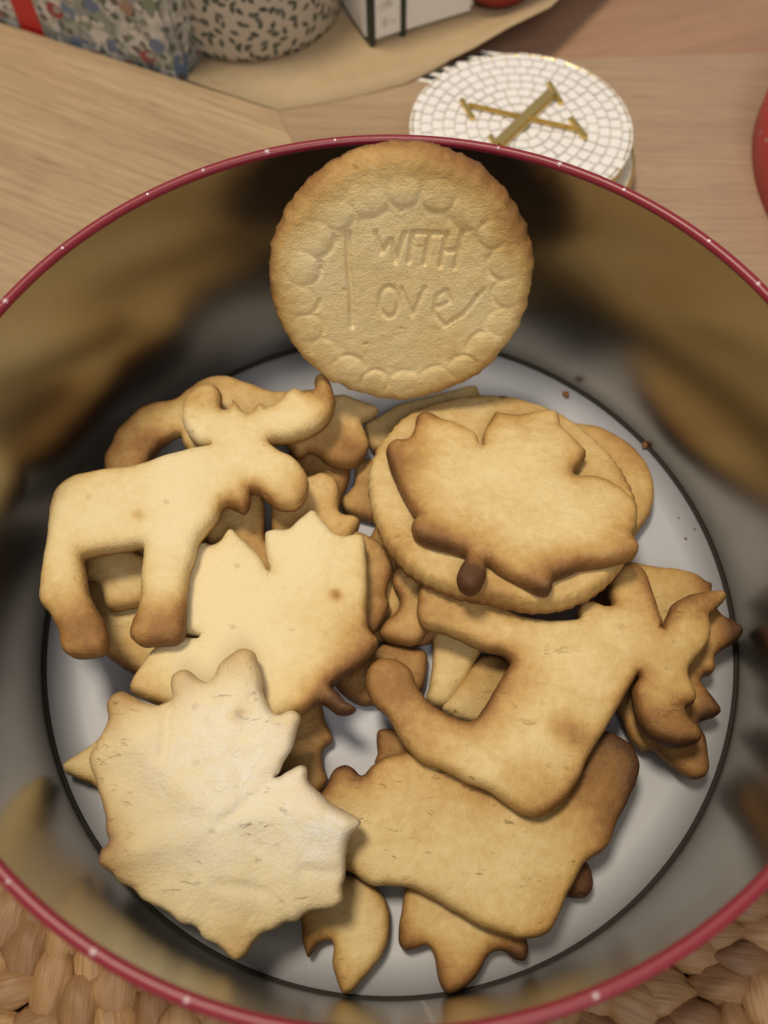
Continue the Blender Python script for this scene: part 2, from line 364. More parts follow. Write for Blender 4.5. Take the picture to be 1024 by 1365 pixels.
# ------------------------------------------------------------------ cookies
COOKIES = {   # outline in tenths of a millimetre in the plane of its top face, origin and tilt in metres
 'F1': dict(o=(0.00204,0.00560,0.00610), n=(0.0000,0.0000,1.0000), t=0.0060, p=[(-41,217),(49,219),(149,191),(197,67),(178,-73),(131,-146),(66,-173),(3,-158),(-60,-156),(-124,-154),(-162,-85),(-170,31),(-139,114),(-76,159)]),
 'F2': dict(o=(-0.02003,0.04007,0.00610), n=(0.0000,0.0000,1.0000), t=0.0060, p=[(-90,135),(9,153),(84,118),(93,36),(70,-29),(51,-118),(-12,-154),(-80,-114),(-124,-9)]),
 'L11': dict(o=(0.08063,-0.02266,0.01038), n=(-0.1580,0.0000,0.9874), t=0.0070, p=[(-23,309),(30,297),(72,279),(102,253),(115,247),(110,227),(110,186),(122,152),(142,135),(166,115),(171,102),(151,78),(114,59),(82,36),(78,5),(63,-13),(49,-14),(32,-31),(45,-57),(64,-97),(71,-113),(55,-128),(27,-134),(8,-143),(18,-185),(17,-227),(11,-263),(-6,-283),(-33,-287),(-66,-264),(-100,-230),(-125,-207),(-149,-207),(-170,-186),(-191,-129),(-212,-66),(-228,40),(-237,128),(-201,238),(-166,312),(-112,332)]),
 'L14a': dict(o=(-0.06595,-0.04932,0.00798), n=(0.0499,0.0000,0.9988), t=0.0070, p=[(-125,134),(-166,99),(-212,67),(-210,49),(-174,30),(-128,12),(-84,-47),(-56,-130),(-4,-185),(50,-159),(110,-213),(143,-152),(208,-136),(165,-62),(210,-6),(143,33),(144,111),(64,123),(19,184),(-27,144),(-89,165)]),
 'L14b': dict(o=(-0.01763,-0.08019,0.00710), n=(0.0000,0.0000,1.0000), t=0.0070, p=[(45,87),(89,77),(124,52),(149,19),(158,-20),(151,-67),(128,-112),(90,-148),(60,-177),(40,-180),(27,-157),(15,-116),(17,-78),(12,-64),(-15,-70),(-32,-88),(-44,-100),(-53,-80),(-60,-53),(-60,-30),(-91,27),(-156,46),(-139,98),(-197,135),(-132,169),(-124,214),(-66,194),(-18,220),(11,165),(45,128)]),
 'L15': dict(o=(0.02291,-0.08157,0.00710), n=(0.0000,0.0000,1.0000), t=0.0070, p=[(-209,61),(-220,10),(-229,-33),(-228,-61),(-214,-77),(-187,-75),(-159,-68),(-146,-84),(-139,-124),(-133,-151),(-117,-172),(-86,-167),(-59,-153),(-29,-119),(-4,-88),(27,-87),(46,-102),(58,-107),(77,-108),(87,-85),(86,-61),(103,-17),(148,15),(178,32),(216,29),(244,31),(262,53),(261,88),(250,114),(219,143),(174,163),(134,227),(83,201),(29,239),(-40,214),(-91,170),(-158,154),(-188,111)]),
 'R9': dict(o=(0.06123,0.03910,0.00710), n=(0.0000,0.0000,1.0000), t=0.0070, p=[(-1,207),(73,190),(138,146),(183,93),(207,38),(213,-38),(193,-107),(154,-164),(130,-190),(60,-227),(-48,-211),(-198,-157),(-303,-78),(-317,40),(-263,133),(-164,184),(-67,209)]),
 'R17': dict(o=(0.01355,0.06262,0.00610), n=(0.0000,0.0000,1.0000), t=0.0060, p=[(-193,-4),(-140,28),(-86,66),(12,95),(111,121),(171,133),(183,106),(201,30),(170,-67),(73,-114),(-21,-116),(-115,-107),(-169,-94),(-185,-61)]),
 'D4': dict(o=(-0.00122,-0.02086,0.00660), n=(0.0000,0.0000,1.0000), t=0.0065, p=[(-144,-8),(-92,22),(-39,68),(4,97),(66,82),(114,68),(116,27),(99,-37),(71,-57),(30,-55),(-32,-74),(-77,-73),(-113,-51)]),
 'D5': dict(o=(-0.02347,-0.03905,0.00660), n=(0.0000,0.0000,1.0000), t=0.0065, p=[(-54,104),(7,123),(38,118),(52,71),(74,13),(50,-8),(45,-25),(51,-59),(61,-97),(39,-125),(-29,-114),(-89,-74),(-132,6),(-115,86)]),
 'D6': dict(o=(0.00046,-0.04015,0.00660), n=(0.0000,0.0000,1.0000), t=0.0065, p=[(-42,45),(-18,50),(40,34),(89,3),(67,-36),(7,-53),(-52,-42),(-45,-13),(-47,13)]),
 'D7': dict(o=(-0.00481,0.03683,0.00660), n=(0.0000,0.0000,1.0000), t=0.0065, p=[(-35,105),(-48,31),(-83,-17),(-80,-48),(-40,-72),(5,-87),(61,-93),(109,-18),(90,88),(21,122)]),
 'D3a': dict(o=(0.01694,-0.01811,0.00660), n=(0.0000,0.0000,1.0000), t=0.0065, p=[(-41,101),(-50,20),(-62,-50),(-72,-94),(-41,-117),(-14,-114),(24,-67),(82,27),(107,81),(67,111),(4,118)]),
 'C5': dict(o=(-0.06050,0.00168,0.00830), n=(0.0499,0.0000,0.9988), t=0.0070, p=[(273,3),(268,-52),(249,-103),(219,-148),(179,-184),(130,-211),(76,-227),(18,-232),(-40,-225),(-97,-207),(-149,-179),(-195,-142),(-232,-96),(-258,-45),(-272,9),(-271,60),(-257,110),(-230,155),(-190,193),(-140,221),(-82,239),(-19,245),(44,238),(105,219),(161,190),(207,150),(242,105),(264,54)]),
 'D1': dict(o=(-0.00458,0.00430,0.01270), n=(0.0000,0.0000,1.0000), t=0.0065, p=[(-52,168),(-12,157),(28,132),(51,93),(63,53),(48,0),(41,-34),(49,-57),(42,-83),(24,-114),(5,-139),(-34,-138),(-75,-97),(-96,-7),(-85,97)]),
 'D2': dict(o=(0.00600,-0.00312,0.01270), n=(0.0000,0.0000,1.0000), t=0.0065, p=[(-37,117),(-45,74),(-29,26),(-36,-3),(-71,-40),(-88,-72),(-72,-88),(-40,-99),(5,-105),(37,-87),(53,-61),(90,-21),(114,35),(96,85),(34,117),(-8,142)]),
 'D3b': dict(o=(0.02404,-0.02464,0.00660), n=(-0.0000,-0.0000,1.0000), t=0.0065, p=[(-84,-28),(-55,5),(-16,56),(11,84),(53,91),(103,68),(109,25),(61,-57),(-3,-100),(-72,-78),(-102,-56)]),
 'C6': dict(o=(-0.02870,0.02519,0.01493), n=(0.0000,0.0000,1.0000), t=0.0070, p=[(67,136),(96,148),(128,139),(148,113),(152,70),(148,30),(161,8),(187,4),(211,-13),(202,-42),(190,-68),(168,-134),(84,-223),(-20,-242),(-126,-216),(-203,-168),(-229,-86),(-248,-25),(-214,23),(-183,59),(-198,122),(-144,159),(-93,119),(-73,55),(-62,-67),(-53,-79),(-47,-61),(-47,67),(-19,116),(25,128)]),
 'C5b': dict(o=(-0.07524,0.00657,0.01555), n=(0.0000,0.0000,1.0000), t=0.0060, p=[(-104,85),(-32,106),(46,80),(98,55),(111,-3),(102,-59),(47,-75),(-10,-84),(-34,-79),(-52,-32),(-72,-1),(-102,15)]),
 'M3': dict(o=(-0.04109,0.05281,0.01832), n=(0.1186,-0.0988,0.9880), t=0.0070, p=[(-410,-130),(-395,-179),(-344,-206),(-297,-176),(-283,-111),(-275,-84),(-247,-44),(-212,-15),(-199,-12),(-188,-41),(-166,-75),(-148,-160),(-99,-189),(-64,-145),(-43,-76),(27,-48),(104,-21),(127,-40),(152,-69),(175,-66),(190,-50),(215,-59),(240,-81),(270,-97),(301,-103),(333,-95),(358,-67),(373,-26),(364,10),(352,45),(357,58),(390,78),(406,97),(390,107),(339,126),(302,140),(257,140),(204,156),(146,149),(93,144),(47,152),(10,166),(-30,180),(-67,192),(-113,189),(-157,166),(-193,133),(-227,103),(-279,93),(-328,66),(-354,34),(-387,-12),(-396,-49),(-412,-91)]),
 'M12': dict(o=(0.01826,-0.06144,0.01427), n=(0.0000,0.0200,0.9998), t=0.0070, p=[(-356,105),(-347,124),(-332,147),(-308,156),(-284,146),(-264,128),(-240,149),(-205,173),(-166,181),(-107,189),(-48,178),(-2,138),(81,83),(174,57),(243,74),(289,139),(326,196),(359,220),(379,222),(416,203),(441,178),(451,134),(444,106),(412,51),(375,-3),(338,-64),(287,-94),(266,-115),(238,-156),(216,-189),(198,-222),(168,-254),(122,-262),(78,-255),(35,-242),(0,-225),(-43,-199),(-105,-164),(-149,-144),(-204,-136),(-241,-135),(-268,-121),(-300,-101),(-341,-106),(-379,-88),(-416,-52),(-426,-8),(-399,37),(-380,73)]),
 'M10': dict(o=(0.04620,-0.02418,0.02112), n=(0.0000,0.0200,0.9998), t=0.0075, p=[(-383,193),(-370,246),(-335,269),(-291,267),(-265,251),(-217,223),(-166,186),(-115,155),(-41,136),(23,134),(51,139),(50,162),(62,185),(95,184),(125,171),(147,174),(142,212),(160,259),(186,288),(220,293),(250,268),(261,208),(268,149),(275,117),(273,115),(311,172),(355,195),(406,204),(451,205),(458,189),(419,149),(400,135),(399,101),(388,63),(367,39),(334,9),(316,-14),(314,-36),(325,-76),(317,-101),(291,-114),(297,-138),(315,-161),(319,-189),(307,-202),(257,-210),(209,-196),(179,-163),(166,-124),(164,-77),(170,-54),(190,-25),(187,-18),(167,-42),(127,-99),(89,-150),(65,-180),(34,-219),(2,-277),(-34,-324),(-77,-355),(-117,-368),(-155,-358),(-191,-333),(-237,-299),(-285,-278),(-342,-247),(-401,-221),(-439,-175),(-473,-113),(-513,-70),(-530,-21),(-516,22),(-484,43),(-442,36),(-412,13),(-383,-52),(-344,-96),(-295,-123),(-254,-129),(-226,-99),(-197,-58),(-167,-11),(-143,23),(-157,44),(-209,60),(-270,92),(-322,116),(-364,129),(-384,158)]),
 'R8': dict(o=(0.03411,0.02344,0.02453), n=(0.0000,0.1961,0.9806), t=0.0080, p=[(-393,97),(-375,188),(-328,281),(-254,363),(-158,410),(-53,428),(51,421),(140,383),(215,329),(282,243),(335,146),(363,43),(365,-43),(344,-124),(301,-207),(245,-267),(180,-313),(107,-338),(28,-341),(-56,-319),(-141,-296),(-227,-259),(-291,-208),(-343,-128),(-376,-27)]),
 'L7': dict(o=(0.03261,0.02150,0.03164), n=(-0.0000,0.1961,0.9806), t=0.0065, p=[(-295,217),(-261,218),(-246,232),(-234,275),(-225,312),(-197,329),(-173,316),(-154,299),(-116,284),(-79,255),(-53,234),(-47,187),(-40,190),(-38,233),(-18,280),(11,324),(25,317),(74,308),(125,319),(175,320),(193,312),(195,257),(218,216),(245,169),(252,156),(232,118),(206,86),(210,69),(260,61),(302,35),(339,-9),(354,-50),(338,-118),(326,-146),(334,-179),(320,-200),(292,-210),(246,-224),(184,-230),(129,-252),(101,-266),(93,-292),(83,-306),(54,-300),(7,-268),(-33,-241),(-67,-208),(-72,-223),(-73,-255),(-89,-285),(-111,-300),(-136,-289),(-149,-262),(-140,-231),(-123,-205),(-119,-181),(-132,-175),(-157,-166),(-209,-148),(-252,-119),(-260,-90),(-242,-57),(-257,-27),(-278,21),(-299,83),(-316,146),(-317,192)]),
 'L4': dict(o=(-0.03298,-0.00680,0.02315), n=(0.0000,0.0400,0.9992), t=0.0070, p=[(-184,214),(-156,206),(-136,217),(-119,250),(-105,256),(-76,227),(-45,193),(-21,164),(-3,131),(4,120),(5,129),(-7,171),(-12,213),(-11,239),(16,248),(53,249),(82,277),(120,307),(135,299),(161,262),(184,232),(209,222),(247,226),(265,220),(273,161),(276,77),(272,-4),(275,-51),(296,-81),(302,-92),(264,-142),(221,-174),(185,-202),(177,-212),(194,-228),(215,-254),(240,-271),(215,-283),(189,-281),(168,-265),(147,-252),(91,-284),(7,-306),(-88,-295),(-183,-273),(-266,-242),(-299,-233),(-344,-206),(-339,-180),(-315,-137),(-292,-98),(-257,-77),(-214,-67),(-176,-69),(-171,-63),(-181,-58),(-208,-51),(-239,-29),(-273,33),(-285,100),(-264,156),(-221,185)]),
 'L13': dict(o=(-0.04123,-0.05424,0.02924), n=(0.0197,-0.1676,0.9857), t=0.0075, p=[(-287,175),(-286,212),(-275,234),(-256,237),(-227,223),(-182,207),(-150,209),(-133,219),(-136,251),(-129,276),(-110,285),(-89,279),(-66,261),(-43,252),(-27,264),(-14,298),(6,323),(42,335),(68,325),(85,280),(97,229),(111,191),(136,172),(168,175),(185,164),(177,118),(162,78),(145,51),(134,33),(127,25),(136,25),(147,31),(159,39),(179,48),(201,43),(212,10),(234,-17),(277,-47),(316,-71),(331,-84),(307,-116),(298,-154),(298,-192),(288,-222),(285,-260),(251,-270),(203,-286),(171,-300),(123,-312),(101,-321),(86,-343),(66,-364),(43,-373),(14,-357),(-18,-333),(-59,-303),(-100,-281),(-134,-255),(-152,-252),(-190,-229),(-219,-210),(-251,-181),(-278,-153),(-279,-123),(-264,-111),(-269,-63),(-285,-15),(-305,33),(-325,73),(-319,106),(-295,130),(-292,153)]),
 'M2': dict(o=(-0.05301,0.02452,0.03085), n=(0.0599,0.0000,0.9982), t=0.0075, p=[(-386,-9),(-378,28),(-345,64),(-292,83),(-236,94),(-162,105),(-79,139),(-4,161),(39,174),(2,181),(-33,218),(-51,264),(-52,312),(-31,353),(1,378),(35,377),(54,359),(60,326),(60,296),(72,289),(87,303),(91,330),(107,314),(126,287),(146,281),(163,308),(174,314),(190,299),(219,315),(253,355),(278,367),(296,355),(320,355),(332,375),(330,405),(350,420),(377,395),(391,351),(391,300),(365,250),(322,218),(262,195),(210,187),(203,183),(229,156),(268,134),(303,94),(320,50),(309,1),(281,-26),(243,-26),(205,-5),(176,23),(158,25),(158,-10),(140,-37),(116,-26),(92,-15),(79,-26),(67,-63),(42,-99),(25,-125),(15,-176),(5,-225),(3,-293),(6,-360),(4,-397),(-16,-415),(-67,-422),(-110,-419),(-134,-396),(-133,-368),(-120,-321),(-120,-273),(-121,-215),(-122,-165),(-126,-145),(-164,-150),(-217,-159),(-261,-169),(-278,-174),(-269,-214),(-253,-272),(-229,-320),(-198,-367),(-187,-404),(-198,-440),(-226,-451),(-277,-448),(-301,-430),(-316,-385),(-344,-338),(-374,-300),(-381,-262),(-382,-193),(-382,-133),(-386,-72)]),
}


def densify(pts, step):
    pts = np.array(pts, float); n = len(pts); out = []
    for i in range(n):
        p0, p1, p2, p3 = pts[i - 1], pts[i], pts[(i + 1) % n], pts[(i + 2) % n]
        k = lambda a, b: max(np.linalg.norm(b - a), 1e-9) ** .5
        t0 = 0; t1 = k(p0, p1); t2 = t1 + k(p1, p2); t3 = t2 + k(p2, p3)
        m = max(1, int(round(np.linalg.norm(p2 - p1) / step)))
        for j in range(m):
            t = t1 + (t2 - t1) * j / m
            A1 = (t1 - t) / (t1 - t0) * p0 + (t - t0) / (t1 - t0) * p1; A2 = (t2 - t) / (t2 - t1) * p1 + (t - t1) / (t2 - t1) * p2; A3 = (t3 - t) / (t3 - t2) * p2 + (t - t2) / (t3 - t2) * p3
            B1 = (t2 - t) / (t2 - t0) * A1 + (t - t0) / (t2 - t0) * A2; B2 = (t3 - t) / (t3 - t1) * A2 + (t - t1) / (t3 - t1) * A3
            out.append((t2 - t) / (t2 - t1) * B1 + (t - t1) / (t2 - t1) * B2)
    return np.array(out)
def seg_dist(P, A, B):
    """distance of every point in P to the nearest of the segments A-B"""
    best = np.full(len(P), 1e9)
    d = B - A; L2 = np.maximum((d * d).sum(1), 1e-16)
    for i in range(len(A)):
        t = np.clip(((P - A[i]) @ d[i]) / L2[i], 0, 1)
        q = P - A[i] - t[:, None] * d[i]
        best = np.minimum(best, (q * q).sum(1))
    return np.sqrt(best)
def inside(P, poly):
    r = np.zeros(len(P), bool); X, Y = P[:, 0], P[:, 1]; j = len(poly) - 1
    for i in range(len(poly)):
        xi, yi = poly[i]; xj, yj = poly[j]
        r ^= ((yi > Y) != (yj > Y)) & (X < (xj - xi) * (Y - yi) / (yj - yi + 1e-18) + xi); j = i
    return r
def polyline_dist(P, lines):
    A = np.array([l[i] for l in lines for i in range(len(l) - 1)], float); B = np.array([l[i + 1] for l in lines for i in range(len(l) - 1)], float)
    return seg_dist(P, A, B)
def cookie_mesh(name, outline, t, seed, bake=.15, edge=.55, grid=.0013, rnd=.0023, rough=.00022, flute=0, relief=None, flour=None, grad=(0, 0), crack=.6, spots=(), extra_dark=None, warp=0.0, lump=1.0):
    O = densify(outline, .0008)
    c = O.mean(0)
    nx = np.array([noise.noise(Vector((p[0] * 260, p[1] * 260, seed * 3.1))) for p in O]) * rough
    d = np.roll(O, -1, 0) - np.roll(O, 1, 0); d /= np.linalg.norm(d, axis=1)[:, None] + 1e-12
    area2 = (O[:, 0] * np.roll(O[:, 1], -1) - np.roll(O[:, 0], -1) * O[:, 1]).sum()
    inn = np.stack([-d[:, 1], d[:, 0]], 1) * (1 if area2 > 0 else -1)
    if flute:
        nx = nx + np.array([.00035 * abs(math.sin(flute * .5 * math.atan2(p[1] - c[1], p[0] - c[0]))) + .0004 * noise.noise(Vector((p[0] * 700, p[1] * 700, seed))) for p in O])
    O = O + inn * nx[:, None]
    A, B = O, np.roll(O, -1, 0)
    pts = [O]
    for off in (.0003, .0008, .0015, .0024):
        q = O[::2 if off > .001 else 1] + inn[::2 if off > .001 else 1] * off
        ok = inside(q, O) & (seg_dist(q, A, B) > off * .9); pts.append(q[ok])
    lo, hi = O.min(0), O.max(0)
    gx, gy = np.meshgrid(np.arange(lo[0], hi[0], grid), np.arange(lo[1], hi[1], grid * .866))
    gx = gx + (np.arange(gx.shape[0]) % 2)[:, None] * grid * .5
    G = np.stack([gx.ravel(), gy.ravel()], 1)
    G = G + np.random.RandomState(seed).uniform(-.12, .12, G.shape) * grid
    G = G[inside(G, O)]; G = G[seg_dist(G, A, B) > .0030]; pts.append(G)
    P = np.concatenate(pts); n0 = len(O)
    vs, es, fs, *_ = delaunay_2d_cdt([Vector(p) * 1000 for p in P], [(i, (i + 1) % n0) for i in range(n0)], [], 1, 1e-5)
    P = np.array([(v.x, v.y) for v in vs]) / 1000
    sd = seg_dist(P, A, B); sd[sd < 2e-6] = 0
    u = np.clip(sd / rnd, 0, 1); s = (1 - (1 - u) ** 2.3) ** (1 / 2.3)
    nz = np.array([noise.noise(Vector((p[0] * 75, p[1] * 75, seed * 1.7))) * .00035 + noise.noise(Vector((p[0] * 260, p[1] * 260, seed * 2.3))) * .00014 for p in P]) * lump
    dome = .0005 * (1 - np.exp(-sd / .008))
    rl = relief(P) if relief else 0.0
    zt = -.50 * t * (1 - s) + (dome + nz) * np.minimum(1, sd / .002) + rl
    ub = np.clip(sd / .0011, 0, 1); zb = -.50 * t - .50 * t * (1 - (1 - ub) ** 2.2) ** (1 / 2.2)
    if warp:
        wz = warp * np.array([noise.noise(Vector((p[0] * 16, p[1] * 16, seed * 4.4))) for p in P]); zt = zt + wz; zb = zb + wz
    n = len(P); rim_i = sd <= 2e-6
    idx = np.arange(n); bot = np.full(n, -1); cnt = n; V = [(P[i, 0], P[i, 1], zt[i]) for i in range(n)]
    for i in range(n):
        if rim_i[i]: bot[i] = i
        else: bot[i] = cnt; cnt += 1; V.append((P[i, 0], P[i, 1], zb[i]))
    F = []
    for f in fs:
        a, b, c2 = P[f[0]], P[f[1]], P[f[2]]
        f = list(f)
        if (b[0] - a[0]) * (c2[1] - a[1]) - (b[1] - a[1]) * (c2[0] - a[0]) < 0: f = f[::-1]
        F.append(tuple(f))
        g = tuple(int(bot[i]) for i in f[::-1])
        if len(set(g)) == 3 and not all(rim_i[i] for i in f): F.append(g)
    me = mesh(name, V, F)
    # how strongly each spot has browned: outer edge, narrow tips and the underside first
    big = np.array([noise.noise(Vector((p[0] * 40, p[1] * 40, seed * 5.1))) for p in P])
    bk = bake - .06 + edge * .95 * np.exp(-sd / .0024) * np.clip(.62 + 1.3 * big, .1, 1.4) + .10 * np.exp(-sd / .010) + .12 * big
    ext = np.abs(P - P.mean(0)).max()
    bk = bk + (P[:, 0] * grad[0] + P[:, 1] * grad[1]) / max(ext, 1e-6)
    for (sx, sy, sr, am) in spots: bk = bk + am * np.exp(-((P[:, 0] - sx) ** 2 + (P[:, 1] - sy) ** 2) / sr ** 2)
    if extra_dark is not None: bk = bk + extra_dark(P)
    bot_b = np.clip(bk[~rim_i] + .38, .5, .85)
    at = me.attributes.new('bake', 'FLOAT', 'POINT'); at.data.foreach_set('value', np.concatenate([bk, bot_b]).astype(np.float32))
    at = me.attributes.new('face_up', 'FLOAT', 'POINT'); at.data.foreach_set('value', np.concatenate([u, np.zeros(len(bot_b))]).astype(np.float32))
    at = me.attributes.new('crack', 'FLOAT', 'POINT'); at.data.foreach_set('value', np.full(len(V), crack, np.float32))
    fl = flour(P) if flour else np.zeros(n)
    at = me.attributes.new('flour', 'FLOAT', 'POINT'); at.data.foreach_set('value', np.concatenate([fl, np.zeros(len(bot_b))]).astype(np.float32))
    return me
def place(o, org, nrm):
    nrm = Vector(nrm).normalized(); ex = Vector((1, 0, -nrm.x / nrm.z)).normalized() if nrm.z > .6 else Vector((1, 0, 0)); ey = nrm.cross(ex)
    m = Matrix((ex, ey, nrm)).transposed().to_4x4(); m.translation = Vector(org); o.matrix_world = m
def local_of(key, px, py):
    """millimetre position on a cookie's top face of a spot measured in the photograph"""
    c = COOKIES[key]; n = Vector(c['n']); o = Vector(c['o']); d = ROT @ Vector(((px - 512) / FPX, -(py - 682.5) / FPX, -1))
    w = CAM + d * ((o - CAM).dot(n) / d.dot(n)) - o
    ex = Vector((1, 0, -n.x / n.z)).normalized(); ey = n.cross(ex)
    return (w.dot(ex), w.dot(ey))
def groove(key, lines, depth, wid):
    L = [[local_of(key, *p) for p in l] for l in lines]
    return lambda P: -depth * np.exp(-(polyline_dist(P, L) / wid) ** 2)
def sp(key, lst): return [(*local_of(key, x, y), r, a) for x, y, r, a in lst]
G_M, G_L, G_R = 'moose shaped cookies', 'maple leaf shaped cookies', 'round cookies'
flour13 = lambda P: np.clip(.80 * np.exp(-((P[:, 0] - .004) ** 2 + (P[:, 1] - .002) ** 2) / .024 ** 2) + .75 * np.exp(-((P[:, 0] - .026) ** 2 + (P[:, 1] + .012) ** 2) / .008 ** 2), 0, 1)
SPEC = [
 # key, name, label, category, group, keyword arguments
 ('L11', 'leaf_cookie', 'browned leaf cookie under the big moose antlers, one tip touching the tin wall', 'cookie', G_L, dict(bake=.42, edge=.40, warp=.0006)),
 ('L14a', 'leaf_cookie', 'leaf cookie hidden under the floury leaf, only one pointed lobe sticking out', 'cookie', G_L, dict(bake=.20, edge=.35)),
 ('L14b', 'leaf_cookie', 'pale leaf cookie on the tin base whose hooked lobe pokes out below the floury leaf', 'cookie', G_L, dict(bake=.26, edge=.40)),
 ('L15', 'leaf_cookie', 'leaf cookie on the tin base under the cracked golden moose body, dark lobe tips showing', 'cookie', G_L, dict(bake=.26, edge=.62)),
 ('R9', 'round_cookie', 'smooth round cookie on the tin base peeking out behind the fluted round cookie', 'cookie', G_R, dict(bake=.42, edge=.22, crack=.1)),
 ('R17', 'plain_cookie', 'pale cookie on the tin base tucked below the leaning stamped cookie', 'cookie', None, dict(bake=.25, edge=.3)),
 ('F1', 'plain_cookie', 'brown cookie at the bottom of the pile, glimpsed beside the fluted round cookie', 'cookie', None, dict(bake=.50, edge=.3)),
 ('F2', 'plain_cookie', 'added filler cookie, coloured dark for the deep shade under the muzzle of the tan moose', 'cookie', None, dict(bake=.62, edge=.3)),  # filler put in the gap, its dark colour stands in for deep shade
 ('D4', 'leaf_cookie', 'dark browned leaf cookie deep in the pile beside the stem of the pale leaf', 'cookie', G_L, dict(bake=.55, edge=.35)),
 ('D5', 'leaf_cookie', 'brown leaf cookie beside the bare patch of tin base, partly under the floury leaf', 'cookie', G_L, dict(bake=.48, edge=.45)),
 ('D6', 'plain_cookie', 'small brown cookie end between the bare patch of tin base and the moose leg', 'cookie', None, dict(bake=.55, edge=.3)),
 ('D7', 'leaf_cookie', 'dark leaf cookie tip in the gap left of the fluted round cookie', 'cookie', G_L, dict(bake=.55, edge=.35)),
 ('D3a', 'plain_cookie', 'flat pale cookie seen between the two legs of the big moose', 'cookie', None, dict(bake=.34, edge=.2)),
 ('C5', 'round_cookie', 'fluted round cookie on the tin base beneath the legs of the pale moose', 'cookie', G_R, dict(bake=.30, edge=.5, flute=60)),
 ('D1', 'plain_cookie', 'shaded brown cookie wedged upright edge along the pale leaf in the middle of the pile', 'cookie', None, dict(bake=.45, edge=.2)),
 ('D2', 'moose_cookie', 'rounded cookie leg below the fluted round cookie, beside the upper moose leg', 'cookie', G_M, dict(bake=.40, edge=.35)),
 ('D3b', 'moose_cookie', 'cookie leg lying slanted between the two legs of the big moose', 'cookie', G_M, dict(bake=.38, edge=.35)),
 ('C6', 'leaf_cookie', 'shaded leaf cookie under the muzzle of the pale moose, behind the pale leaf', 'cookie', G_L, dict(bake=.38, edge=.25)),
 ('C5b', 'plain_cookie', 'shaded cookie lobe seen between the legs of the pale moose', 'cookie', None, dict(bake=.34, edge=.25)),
 ('M3', 'moose_cookie', 'tan moose cookie lying behind the pale moose against the tin wall', 'cookie', G_M, dict(bake=.34, edge=.38, crack=.2)),
 ('M12', 'moose_cookie', 'golden moose cookie body with cracked top, its head under the floury leaf', 'cookie', G_M, dict(bake=.31, edge=.50, crack=1.0, grad=(.08, 0), lump=1.5)),
 ('M10', 'moose_cookie', 'big golden moose cookie lying on its side with brown legs and antlers over a leaf', 'cookie', G_M, dict(bake=.27, edge=.50, crack=.5, lump=1.4)),
 ('R8', 'round_cookie', 'fluted round cookie carrying a leaf cookie with a dark stem', 'cookie', G_R, dict(bake=.33, edge=.22, flute=70, grid=.0012, lump=1.5)),
 ('L7', 'leaf_cookie', 'tan maple leaf cookie with dark brown stem lying on the fluted round cookie', 'cookie', G_L, dict(bake=.25, edge=.42, crack=.1, warp=.0012, lump=1.3)),
 ('L4', 'leaf_cookie', 'large pale maple leaf cookie with notched top under the pale moose', 'cookie', G_L, dict(bake=.06, edge=.30, crack=.08, grad=(.10, -.06))),
 ('L13', 'leaf_cookie', 'thick pale maple leaf cookie dusted with white flour and crossed by a crease', 'cookie', G_L, dict(bake=.10, edge=.40, crack=.8, flour=flour13, rough=.0010, lump=2.6)),
 ('M2', 'moose_cookie', 'pale moose cookie standing upright with antlers, resting on top of the pale leaf', 'cookie', G_M, dict(bake=.06, edge=.36, crack=.08, rnd=.0032)),
]
EXTRA = {
 'M2': dict(spots=sp('M2', [(108, 838, .009, .60), (212, 832, .008, .48), (75, 800, .007, .15), (262, 535, .006, .34), (432, 520, .007, .40), (400, 640, .006, .22), (320, 665, .004, .15), (185, 685, .002, .3)])),
 'M10': dict(spots=sp('M10', [(590, 790, .012, .28), (520, 900, .013, .34), (560, 970, .012, .16), (915, 965, .012, .30), (945, 800, .009, .38), (750, 970, .004, .25), (775, 985, .004, .22), (700, 1060, .010, .12), (860, 760, .008, .18)])),
 'M12': dict(spots=sp('M12', [(840, 1010, .012, .34), (800, 1090, .008, .15), (460, 1020, .005, .25)])),
 'L7': dict(spots=sp('L7', [(627, 768, .0050, .80), (540, 610, .008, .22), (570, 545, .005, .3), (575, 708, .006, .22), (640, 720, .008, .15), (730, 770, .008, .25), (840, 720, .007, .22)]),
            relief=groove('L7', [[(642, 590), (640, 575)], [(772, 624), (760, 630)], [(628, 730), (648, 690)]], .0006, .0009)),
 'L4': dict(spots=sp('L4', [(452, 932, .007, .5), (480, 860, .012, .25), (475, 740, .010, .12), (448, 792, .0018, .45), (185, 905, .010, .3), (400, 780, .02, -.05)])),
 'L13': dict(spots=sp('L13', [(318, 880, .006, .25), (240, 905, .006, .25), (155, 935, .006, .3), (319, 953, .0018, .5), (385, 965, .004, .2), (320, 1265, .008, .3), (140, 1140, .007, .2)]),
             relief=groove('L13', [[(370, 1032), (352, 1050), (330, 1070), (308, 1088), (290, 1098)], [(225, 930), (216, 1010)], [(400, 1160), (450, 1164)], [(285, 1180), (318, 1182), (350, 1190)]], .0009, .0008), folds=[[(300, 1090), (290, 1000), (320, 890)], [(290, 1090), (200, 1010), (155, 945)], [(310, 1100), (400, 1080), (465, 1100)], [(300, 1110), (320, 1190), (320, 1255)], [(285, 1100), (210, 1130), (150, 1145)]]),
 'M3': dict(spots=sp('M3', [(470, 600, .007, .42), (160, 590, .010, .20), (205, 590, .006, .2)])),
 'L11': dict(spots=sp('L11', [(985, 836, .005, .5), (930, 1020, .008, .25), (955, 945, .005, .25), (945, 775, .004, .3)])),
 'L15': dict(spots=sp('L15', [(695, 1275, .006, .5), (785, 1175, .007, .45), (600, 1320, .007, .2), (536, 1255, .004, .3)])),
 'L14b': dict(spots=sp('L14b', [(408, 1270, .004, .25), (450, 1310, .006, .2)])),
}
